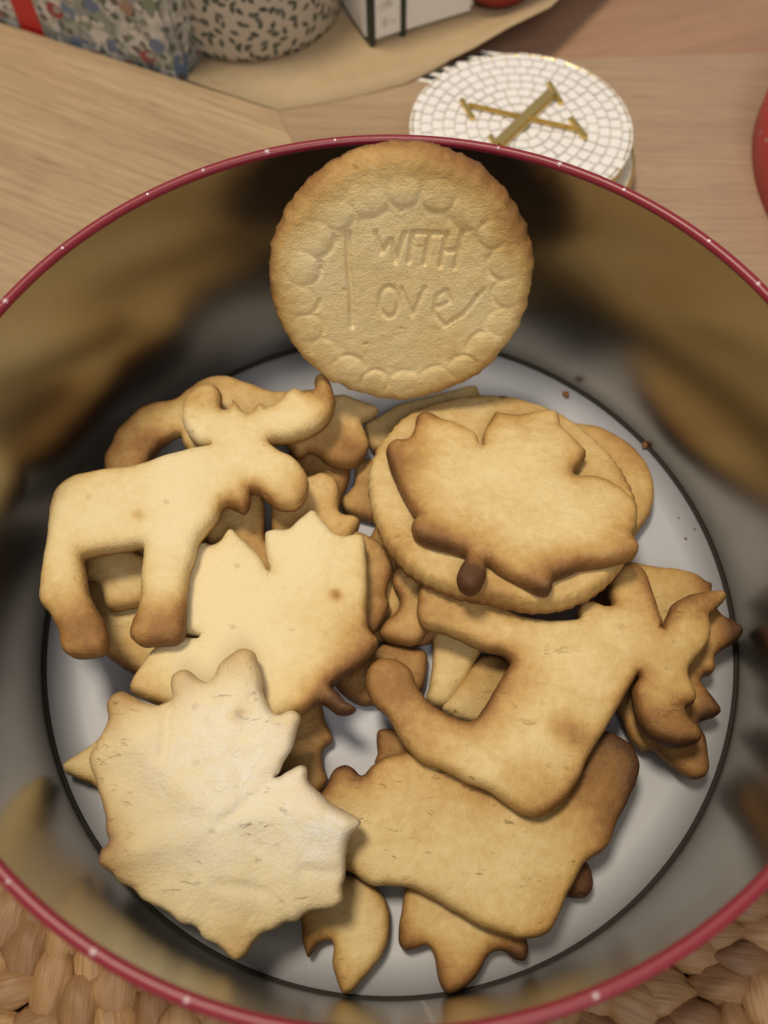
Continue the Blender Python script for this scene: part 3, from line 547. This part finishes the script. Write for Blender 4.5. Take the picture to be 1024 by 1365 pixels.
for i, (key, nm, lab, cat, grp, kw) in enumerate(SPEC):
    c = COOKIES[key]; kw = dict(kw); kw.update(EXTRA.get(key, {}))
    fo = kw.pop('folds', None)
    if fo:      # dough raised along the veins pressed into the leaf
        gr = kw['relief']; up = groove(key, fo, -.0011, .0042); kw['relief'] = (lambda P, gr=gr, up=up: gr(P) + up(P) - .0006)
    me = cookie_mesh(nm, [(a * 1e-4, b * 1e-4) for a, b in c['p']], c['t'], 11 + i, **kw)
    o = link(nm, me, M['cookie']); place(o, c['o'], c['n']); tag(o, lab, cat, grp)

# the stamped round cookie that leans on the far wall
RC = Vector((.00614, .07195, .05705)); RN = Vector((0, -.92066, .39036)).normalized(); RX = Vector((1, 0, 0)); RY = RN.cross(RX); RAD = .0364
def rloc(cx, cy):      # a spot on the stamped face, measured on an enlargement of the photograph
    x, y = 320 + cx / 2.327, 160 + cy / 2.327
    d = ROT @ Vector(((x - 512) / FPX, -(y - 682.5) / FPX, -1)); w = CAM + d * ((RC - CAM).dot(RN) / d.dot(RN)) - RC
    return (w.dot(RX), w.dot(RY))
oval = lambda cx, cy, a, b: [(cx + a * math.cos(k * math.pi / 6), cy + b * math.sin(k * math.pi / 6)) for k in range(13)]
LET = [[(335, 352), (336, 440), (345, 540), (348, 640)],
       [(420, 348), (440, 412), (468, 372), (482, 442), (512, 352)], [(536, 352), (525, 442)], [(548, 350), (622, 354)], [(590, 352), (573, 448)], [(642, 354), (622, 455)], [(690, 350), (666, 460)], [(634, 408), (678, 404)],
       oval(462, 565, 30, 48), [(500, 522), (534, 608), (574, 520)], [(604, 585), (652, 564), (642, 528), (610, 546), (602, 600), (636, 640), (694, 602), (756, 526)]]
LET = [[rloc(*p) for p in l] for l in LET]
def stamp(P):
    z = -.00095 * np.exp(-(polyline_dist(P, LET[:1]) / .00080) ** 4) - .00085 * np.exp(-(polyline_dist(P, LET[1:8]) / .00062) ** 4) - .00060 * np.exp(-(polyline_dist(P, LET[8:]) / .00058) ** 4)
    cx, cy, rg, n = .0008, -.0022, .790 * RAD, 20
    th = np.arctan2(P[:, 1] - cy, P[:, 0] - cx); k = np.round(th / (2 * math.pi / n)); tc = k * 2 * math.pi / n
    ang = np.sin(tc * 1.0)
    q = np.hypot(P[:, 0] - cx - rg * np.cos(tc), P[:, 1] - cy - rg * np.sin(tc)); r0 = np.hypot(P[:, 0] - cx, P[:, 1] - cy)
    pr = .0047 + .0007 * np.sin(k * 2.4)
    inn = 1 / (1 + np.exp((r0 - rg - .0012) / .0008))
    z += -.00042 * np.exp(-((q - pr) / .00060) ** 2) * (.15 + .85 * inn) * (.8 + .35 * np.sin(k * 1.7)) + .00022 * np.clip(1 - (q / pr) ** 2, 0, 1) * (.5 + .5 * inn)
    z += -.00055 / (1 + np.exp((r0 - rg + .0035) / .0006))
    return z
def toast(P):
    r0 = np.hypot(P[:, 0], P[:, 1]) / RAD; a = np.arctan2(P[:, 1], P[:, 0])
    return .40 * np.clip((r0 - .70) / .34, 0, 1) ** 1.2 * (.55 + .45 * np.sin(a + .3)) + .05 * P[:, 0] / RAD
circ = [(RAD * math.cos(a) * (1 + .008 * math.sin(3 * a)), RAD * 1.03 * math.sin(a)) for a in [2 * math.pi * k / 48 for k in range(48)]]
me = cookie_mesh('round_cookie', circ, .0088, 77, bake=.19, edge=.25, grid=.00055, rnd=.0044, relief=stamp, flute=150, rough=.0007, crack=.1, extra_dark=toast)
o = link('round_cookie', me, M['cookie']); m4 = Matrix((RX, RY, RN)).transposed().to_4x4(); m4.translation = RC; o.matrix_world = m4
tag(o, 'thick round cookie stamped WITH LOVE inside a scalloped border, leaning on the tin wall', 'cookie', G_R)

# crumbs on the tin base
def crumb(px, py, s, seed, z=0.0):
    r = random.Random(seed); bm = bmesh.new(); bmesh.ops.create_icosphere(bm, subdivisions=2, radius=s)
    for v in bm.verts: v.co *= 1 + .35 * noise.noise(v.co * 900 + Vector((seed, 0, 0))); v.co.y *= 1.35; v.co.z *= .7
    me = bpy.data.meshes.new('crumb'); bm.to_mesh(me); bm.free()
    w = unproject(px, py, z + s * .5); o = link('crumb', me, M['crumb']); o.location = (w.x, w.y, z + s * .62); o.rotation_euler = (0, 0, r.uniform(0, 3))
    return o
for k, (x, y, s) in enumerate(((755, 526, .00105), (860, 594, .0010), (914, 718, .00035), (926, 705, .0003), (905, 690, .00025))):
    lab = ('brown crumb on the tin base mirrored in the wall beside the leaning stamped cookie', 'brown crumb stuck on the dark seam line of the tin', 'tiny dark speck of crumb on the bare tin base beside the round cookies')[min(k, 2)]
    tag(crumb(x, y, s, k + 1), lab, 'crumb', 'crumbs on the tin base')

# ------------------------------------------------------------------ coasters
CC = Vector((.0563, .1928)); CR = .0422; CT = .0080
def coaster(loc, full, label):
    t = empty('coaster', loc); tag(t, label, 'coaster', None)
    link('rim_band', lathe('rim_band', [(.001, -.0070), (CR - .001, -.0070), (CR, -.0062), (CR, -.0012), (CR - .0002, -.0003), (CR - .0005, .0003), (CR - .0010, .0003), (CR - .0013, -.0004), (CR - .0013, -.0008)], 128), M['gold'], t)
    link('grout_bed', lathe('grout_bed', [(.0001, -.00055), (CR - .0011, -.00055)], 128), M['grout'], t)
    if not full: return t
    nr = 9; pitch = (CR - .0014) / (nr + .35); r = random.Random(3)
    for i in range(nr + 1):
        r0 = pitch * (i - .15) if i else 0; r1 = r0 + pitch * .90 if i else pitch * .55
        r0 = max(r0, .0) ; n = max(5, int(round(2 * math.pi * (r0 + r1) / 2 / (pitch * 1.18)))) if i else 1
        if i == 0:
            link('tile', prism('tile', [(.0016 * math.cos(a), .0016 * math.sin(a)) for a in [k * math.pi / 4 for k in range(8)]], -.0006, .0002, .00025), M['enamel'], t); continue
        ph = r.uniform(0, 1); gap = pitch * .055
        mid = (r0 + r1) / 2; da = 2 * math.pi / n
        def tilemesh():
            g0, g1 = gap / max(r0, .001), gap / r1
            pl = []
            for s in (-1, -.33, .33, 1): pl.append((r1 * math.cos(s * (da / 2 - g1)), r1 * math.sin(s * (da / 2 - g1))))
            for s in (1, .33, -.33, -1): pl.append((r0 * math.cos(s * (da / 2 - g0)), r0 * math.sin(s * (da / 2 - g0))))
            return prism('tile', [(x - mid, y) for x, y in pl], -.0006, .00025, .00028)
        tm = tilemesh(); tm.materials.append(M['enamel'])
        for p in tm.polygons: p.use_smooth = False
        for k in range(n):
            a = (k + ph) * da
            o = bpy.data.objects.new('tile', tm); COL.objects.link(o); o.parent = t; o.location = (mid * math.cos(a), mid * math.sin(a), r.uniform(-.00005, .00008))
            o.rotation_euler = (r.uniform(-.03, .03), r.uniform(-.03, .03), a + r.uniform(-.02, .02))
    # raised serif letter X
    def cp(x, y): p = unproject(540 + x / 3.2, 60 + y / 3.2, CT + .001); return Vector((p.x - CC.x, p.y - CC.y))
    def bar(a, b, w): 
        d = (b - a).normalized(); nrm = Vector((-d.y, d.x)) * w / 2
        return [a - nrm, b - nrm, b + nrm, a + nrm]
    a, b = cp(630, 205), cp(375, 432); d = (b - a).normalized()
    b = a + (cp(512, 318) - a) * 2.0; d = (b - a).normalized()
    c1, c2 = cp(262, 255), cp(748, 365); d2 = (c2 - c1).normalized()
    bars = [('thick_stroke', a, b, .0052, 0), ('thin_stroke', c1, c2, .0021, .00025)]
    for nm, p, q, w, dz in bars: link(nm, prism(nm, [tuple(x) for x in bar(p, q, w)], .0002, .0026 - dz, .0009), M['gold'], t, False)
    for nm, p, q, w in (('serif', cp(612, 160), cp(668, 252), .0020), ('serif', cp(240, 232), cp(292, 318), .0020), ('serif', cp(705, 312), cp(772, 398), .0024)):
        link(nm, prism(nm, [tuple(x) for x in bar(p, q, w)], .00022, .0021, .0004), M['gold'], t, False)
    sd = (cp(668, 252) - cp(612, 160)); link('serif', prism('serif', [tuple(x) for x in bar(b - sd * .5, b + sd * .5, .0020)], .00022, .0021, .0004), M['gold'], t, False)
    return t
coaster((CC.x, CC.y, CT), True, 'round white mosaic coaster with raised gold letter X, topmost of its stack')
coaster((CC.x + .0030, CC.y - .0042, CT - .0090), False, 'gold rimmed white coaster lying under the mosaic coaster with the X')

# striped card under the coasters
st = [unproject(x, y, TZ + .0008) for x, y in ((556, 105), (645, 66), (690, 72), (640, 120))]
sc = empty('striped_card', tuple(st[0])); tag(sc, 'black and cream striped card beneath the kraft paper beside the coasters', 'card')
vv = [p - st[0] for p in st]
link('card_sheet', prism('card_sheet', [(p.x, p.y) for p in vv], -.0015, -.0006), M['whitegift'], sc, False)
for k in range(5):
    f0, f1 = .06 + k * .19, .06 + k * .19 + .10
    a0, a1 = vv[0].lerp(vv[1], f0), vv[0].lerp(vv[1], f1); b0, b1 = vv[3].lerp(vv[2], f0), vv[3].lerp(vv[2], f1)
    link('stripe', prism('stripe', [(p.x, p.y) for p in (a0, b0, b1, a1)], -.0005, -.0002), M['black'], sc, False)

# ------------------------------------------------------------------ red lid
lx = unproject(1009, 190, .0098); LR = .1045
lid = empty('tin_lid', (lx.x + LR + .0065, lx.y - .004, TZ - .0012)); tag(lid, 'red round tin lid with white dots lying on the table', 'lid')
lb = link('lid_body', lathe('lid_body', [(.0001, .0205), (LR - .004, .0205), (LR - .0022, .0212), (LR - .0006, .0209), (LR, .0200), (LR, .0012), (LR - .0006, .0004), (LR - .0012, .0012), (LR - .0012, .018)], 160), M['lidred'], lid)
r = random.Random(8)
for k in range(26):
    a = math.radians(140 + k * 4.2 + r.uniform(-1.5, 1.5)); z = r.choice((.016, .012, .0185)); s = r.uniform(.0004, .0010)
    v = [((LR + .0001) * math.cos(a), (LR + .0001) * math.sin(a), z)] + [((LR + .0001) * math.cos(a + s * math.cos(q) / LR), (LR + .0001) * math.sin(a + s * math.cos(q) / LR), z + s * math.sin(q)) for q in [j * math.pi / 3 for j in range(6)]]
    link('dot', mesh('dot', v, [(0, 1 + j, 1 + (j + 1) % 6) for j in range(6)]), M['white'], lid)
for k in range(14):
    a = math.radians(150 + k * 5 + r.uniform(-2, 2)); q0 = LR - r.uniform(.006, .016); s = r.uniform(.0004, .0009)
    link('dot', mesh('dot', [(q0 * math.cos(a), q0 * math.sin(a), .02062)] + [(q0 * math.cos(a) + s * math.cos(j * math.pi / 3), q0 * math.sin(a) + s * math.sin(j * math.pi / 3), .02062) for j in range(6)], [(0, 1 + j, 1 + (j + 1) % 6) for j in range(6)]), M['white'], lid)

# ------------------------------------------------------------------ kraft paper and gifts
KZ = TZ + .0004
front = [(368, 149, 0), (420, 139, 0), (480, 127, 0), (540, 111, .0003), (575, 94, .0010), (602, 78, .002), (632, 63, .004), (676, 37, .008), (733, 9, .011)]
fw = [unproject(x, y, KZ + h) for x, y, h in front]
back = []
eo = Vector((-e1.y, e1.x)) if -e1.y * 0 + e1.x < 0 else Vector((e1.y, -e1.x))
eo = eo if eo.y > 0 else -eo
fw[0] = Vector((cn.x + eo.x * .0004, cn.y + eo.y * .0004, KZ))
pb = unproject(241, 104, TZ); pb = Vector((pb.x, pb.y, KZ)) + Vector((eo.x * .0004 - e1.x * .0012, eo.y * .0004 - e1.y * .0012, 0))
for i, p in enumerate(fw):
    back.append(Vector((pb.x + eo.x * .14 + i * .026, pb.y + eo.y * .14 + .02 * min(i, 2), KZ + .001 + .004 * max(0, (i - 5)) / 3)))
def kpath(i, s):
    if i == 0: return fw[0].lerp(pb, s / .4) if s < .4 else pb.lerp(back[0], (s - .4) / .6)
    return fw[i].lerp(back[i], s)
nv = 14; kv, kf = [], []
for i in range(len(fw)):
    for j in range(nv):
        s = j / (nv - 1); p = kpath(i, s)
        w = math.sin(p.x * 46 + p.y * 30) * .0007 * min(1, s * 4) + .0022 * math.exp(-((s - .16 - .02 * i) / .05) ** 2) * (1 if 2 < i else 0)
        kv.append((p.x, p.y, p.z + w))
for i in range(len(fw) - 1):
    for j in range(nv - 1): kf.append((i * nv + j, (i + 1) * nv + j, (i + 1) * nv + j + 1, i * nv + j + 1))
kp = link('kraft_paper', mesh('kraft_paper', kv, kf), M['kraft']); sol = kp.modifiers.new('thickness', 'SOLIDIFY'); sol.thickness = .0004; sol.offset = -1
tag(kp, 'creased brown kraft paper sheet under the wrapped gifts, one corner lifted', 'paper')
GZ = TZ + .0012
def uvbox(name, w, d, h, bev):
    """box with its front bottom right corner at the origin, UV in metres"""
    bm = bmesh.new(); bmesh.ops.create_cube(bm, size=1)
    for v in bm.verts: v.co = Vector(((v.co.x - .5) * w, (v.co.y + .5) * d, (v.co.z + .5) * h))
    bmesh.ops.bevel(bm, geom=list(bm.edges), offset=bev, segments=3, affect='EDGES')
    uv = bm.loops.layers.uv.new('UVMap')
    for f in bm.faces:
        n = f.normal
        for l in f.loops:
            c = l.vert.co
            l[uv].uv = (c.x, c.z) if abs(n.y) > max(abs(n.x), abs(n.z)) else ((c.y, c.z) if abs(n.x) > abs(n.z) else (c.x, c.y))
    me = bpy.data.meshes.new(name); bm.to_mesh(me); bm.free(); return me
# floral gift bag with red ribbon
bz = FZ
p = unproject(241, 104, TZ); ang = math.atan2(-e1.y, -e1.x)
fb = empty('floral_gift_box', (p.x + eo.x * .0012, p.y + eo.y * .0012, bz), ang); tag(fb, 'tall gift box in floral print paper tied with red ribbon', 'gift')
link('box_body', uvbox('box_body', .16, .07, .15, .003), M['floral'], fb, False)
link('ribbon_band', uvbox('ribbon_band', .0125, .0715, .1506, .0002), M['ribbon'], fb, False).location = (-.0720, -.0006, 0)
# leaf print round box
p = unproject(333, 86, GZ); pr = .0400
pot = empty('leaf_print_round_box', (p.x, p.y + pr, GZ)); tag(pot, 'round cream gift box printed with small dark leaves, standing on kraft paper', 'gift')
prof = [(.001, 0), (pr - .003, .0), (pr - .0008, .0010), (pr, .0035), (pr + .0003, .02), (pr, .05), (pr - .0004, .075), (pr - .002, .077), (.001, .0775)]
n = 96; v, f = [], []
for i in range(n + 1):
    a = 2 * math.pi * i / n
    for rr_, z in prof: 
        w = 1 + .012 * noise.noise(Vector((math.cos(a) * 2.5, math.sin(a) * 2.5, z * 40)))
        v.append((rr_ * w * math.cos(a), rr_ * w * math.sin(a), z))
mm = len(prof)
for i in range(n):
    for k in range(mm - 1): f.append((i * mm + k, (i + 1) * mm + k, (i + 1) * mm + k + 1, i * mm + k + 1))
me = mesh('box_body', v, f); uvl = me.uv_layers.new(name='UVMap')
for pl in me.polygons:
    for li in pl.loop_indices:
        vi = me.loops[li].vertex_index; i, k = divmod(vi, mm); uvl.data[li].uv = (i / n * 2 * math.pi * pr, prof[k][1] if 0 < k < mm - 1 else -.03)
link('box_body', me, M['leafprint'], pot)
link('box_lid_edge', lathe('box_lid_edge', [(pr + .0004, .0562), (pr + .0012, .0566), (pr + .0012, .0776), (pr - .001, .0786), (.001, .0786)], 96), M['leafprint'], pot)
# white gift
a_, b_ = unproject(491, 63, GZ), unproject(634, 20, GZ); ww = (b_ - a_).length; ang = math.atan2(b_.y - a_.y, b_.x - a_.x)
wg = empty('white_gift_box', (b_.x, b_.y, GZ), ang); tag(wg, 'white wrapped gift box with thin dark green ribbons, standing on kraft paper', 'gift')
link('box_body', uvbox('box_body', ww, .05, .06, .003), M['whitegift'], wg, False)
for fx in (.018, .655):
    o = link('ribbon_strand', uvbox('ribbon_strand', .0026, .0512, .0606, .0002), M['cord'], wg, False); o.location = (-ww * fx if fx > .5 else -ww * .935, -.0006, -.0001)
# red round candle
p = unproject(664, 30, GZ); cr_ = .0185
cnd = empty('red_candle', (p.x + .001, p.y + cr_, GZ + .0030)); tag(cnd, 'round dark red candle standing beside the white gift box', 'candle')
link('wax_body', lathe('wax_body', [(.0001, 0), (cr_ * .55, .0002), (cr_ * .85, .0022), (cr_, .007), (cr_ * 1.02, .02), (cr_, .045), (cr_ * .9, .048), (.0001, .0485)], 64), M['bauble'], cnd)
link('wick', lathe('wick', [(.0001, .048), (.0006, .048), (.0005, .056), (.0001, .0565)], 10), M['cord'], cnd)
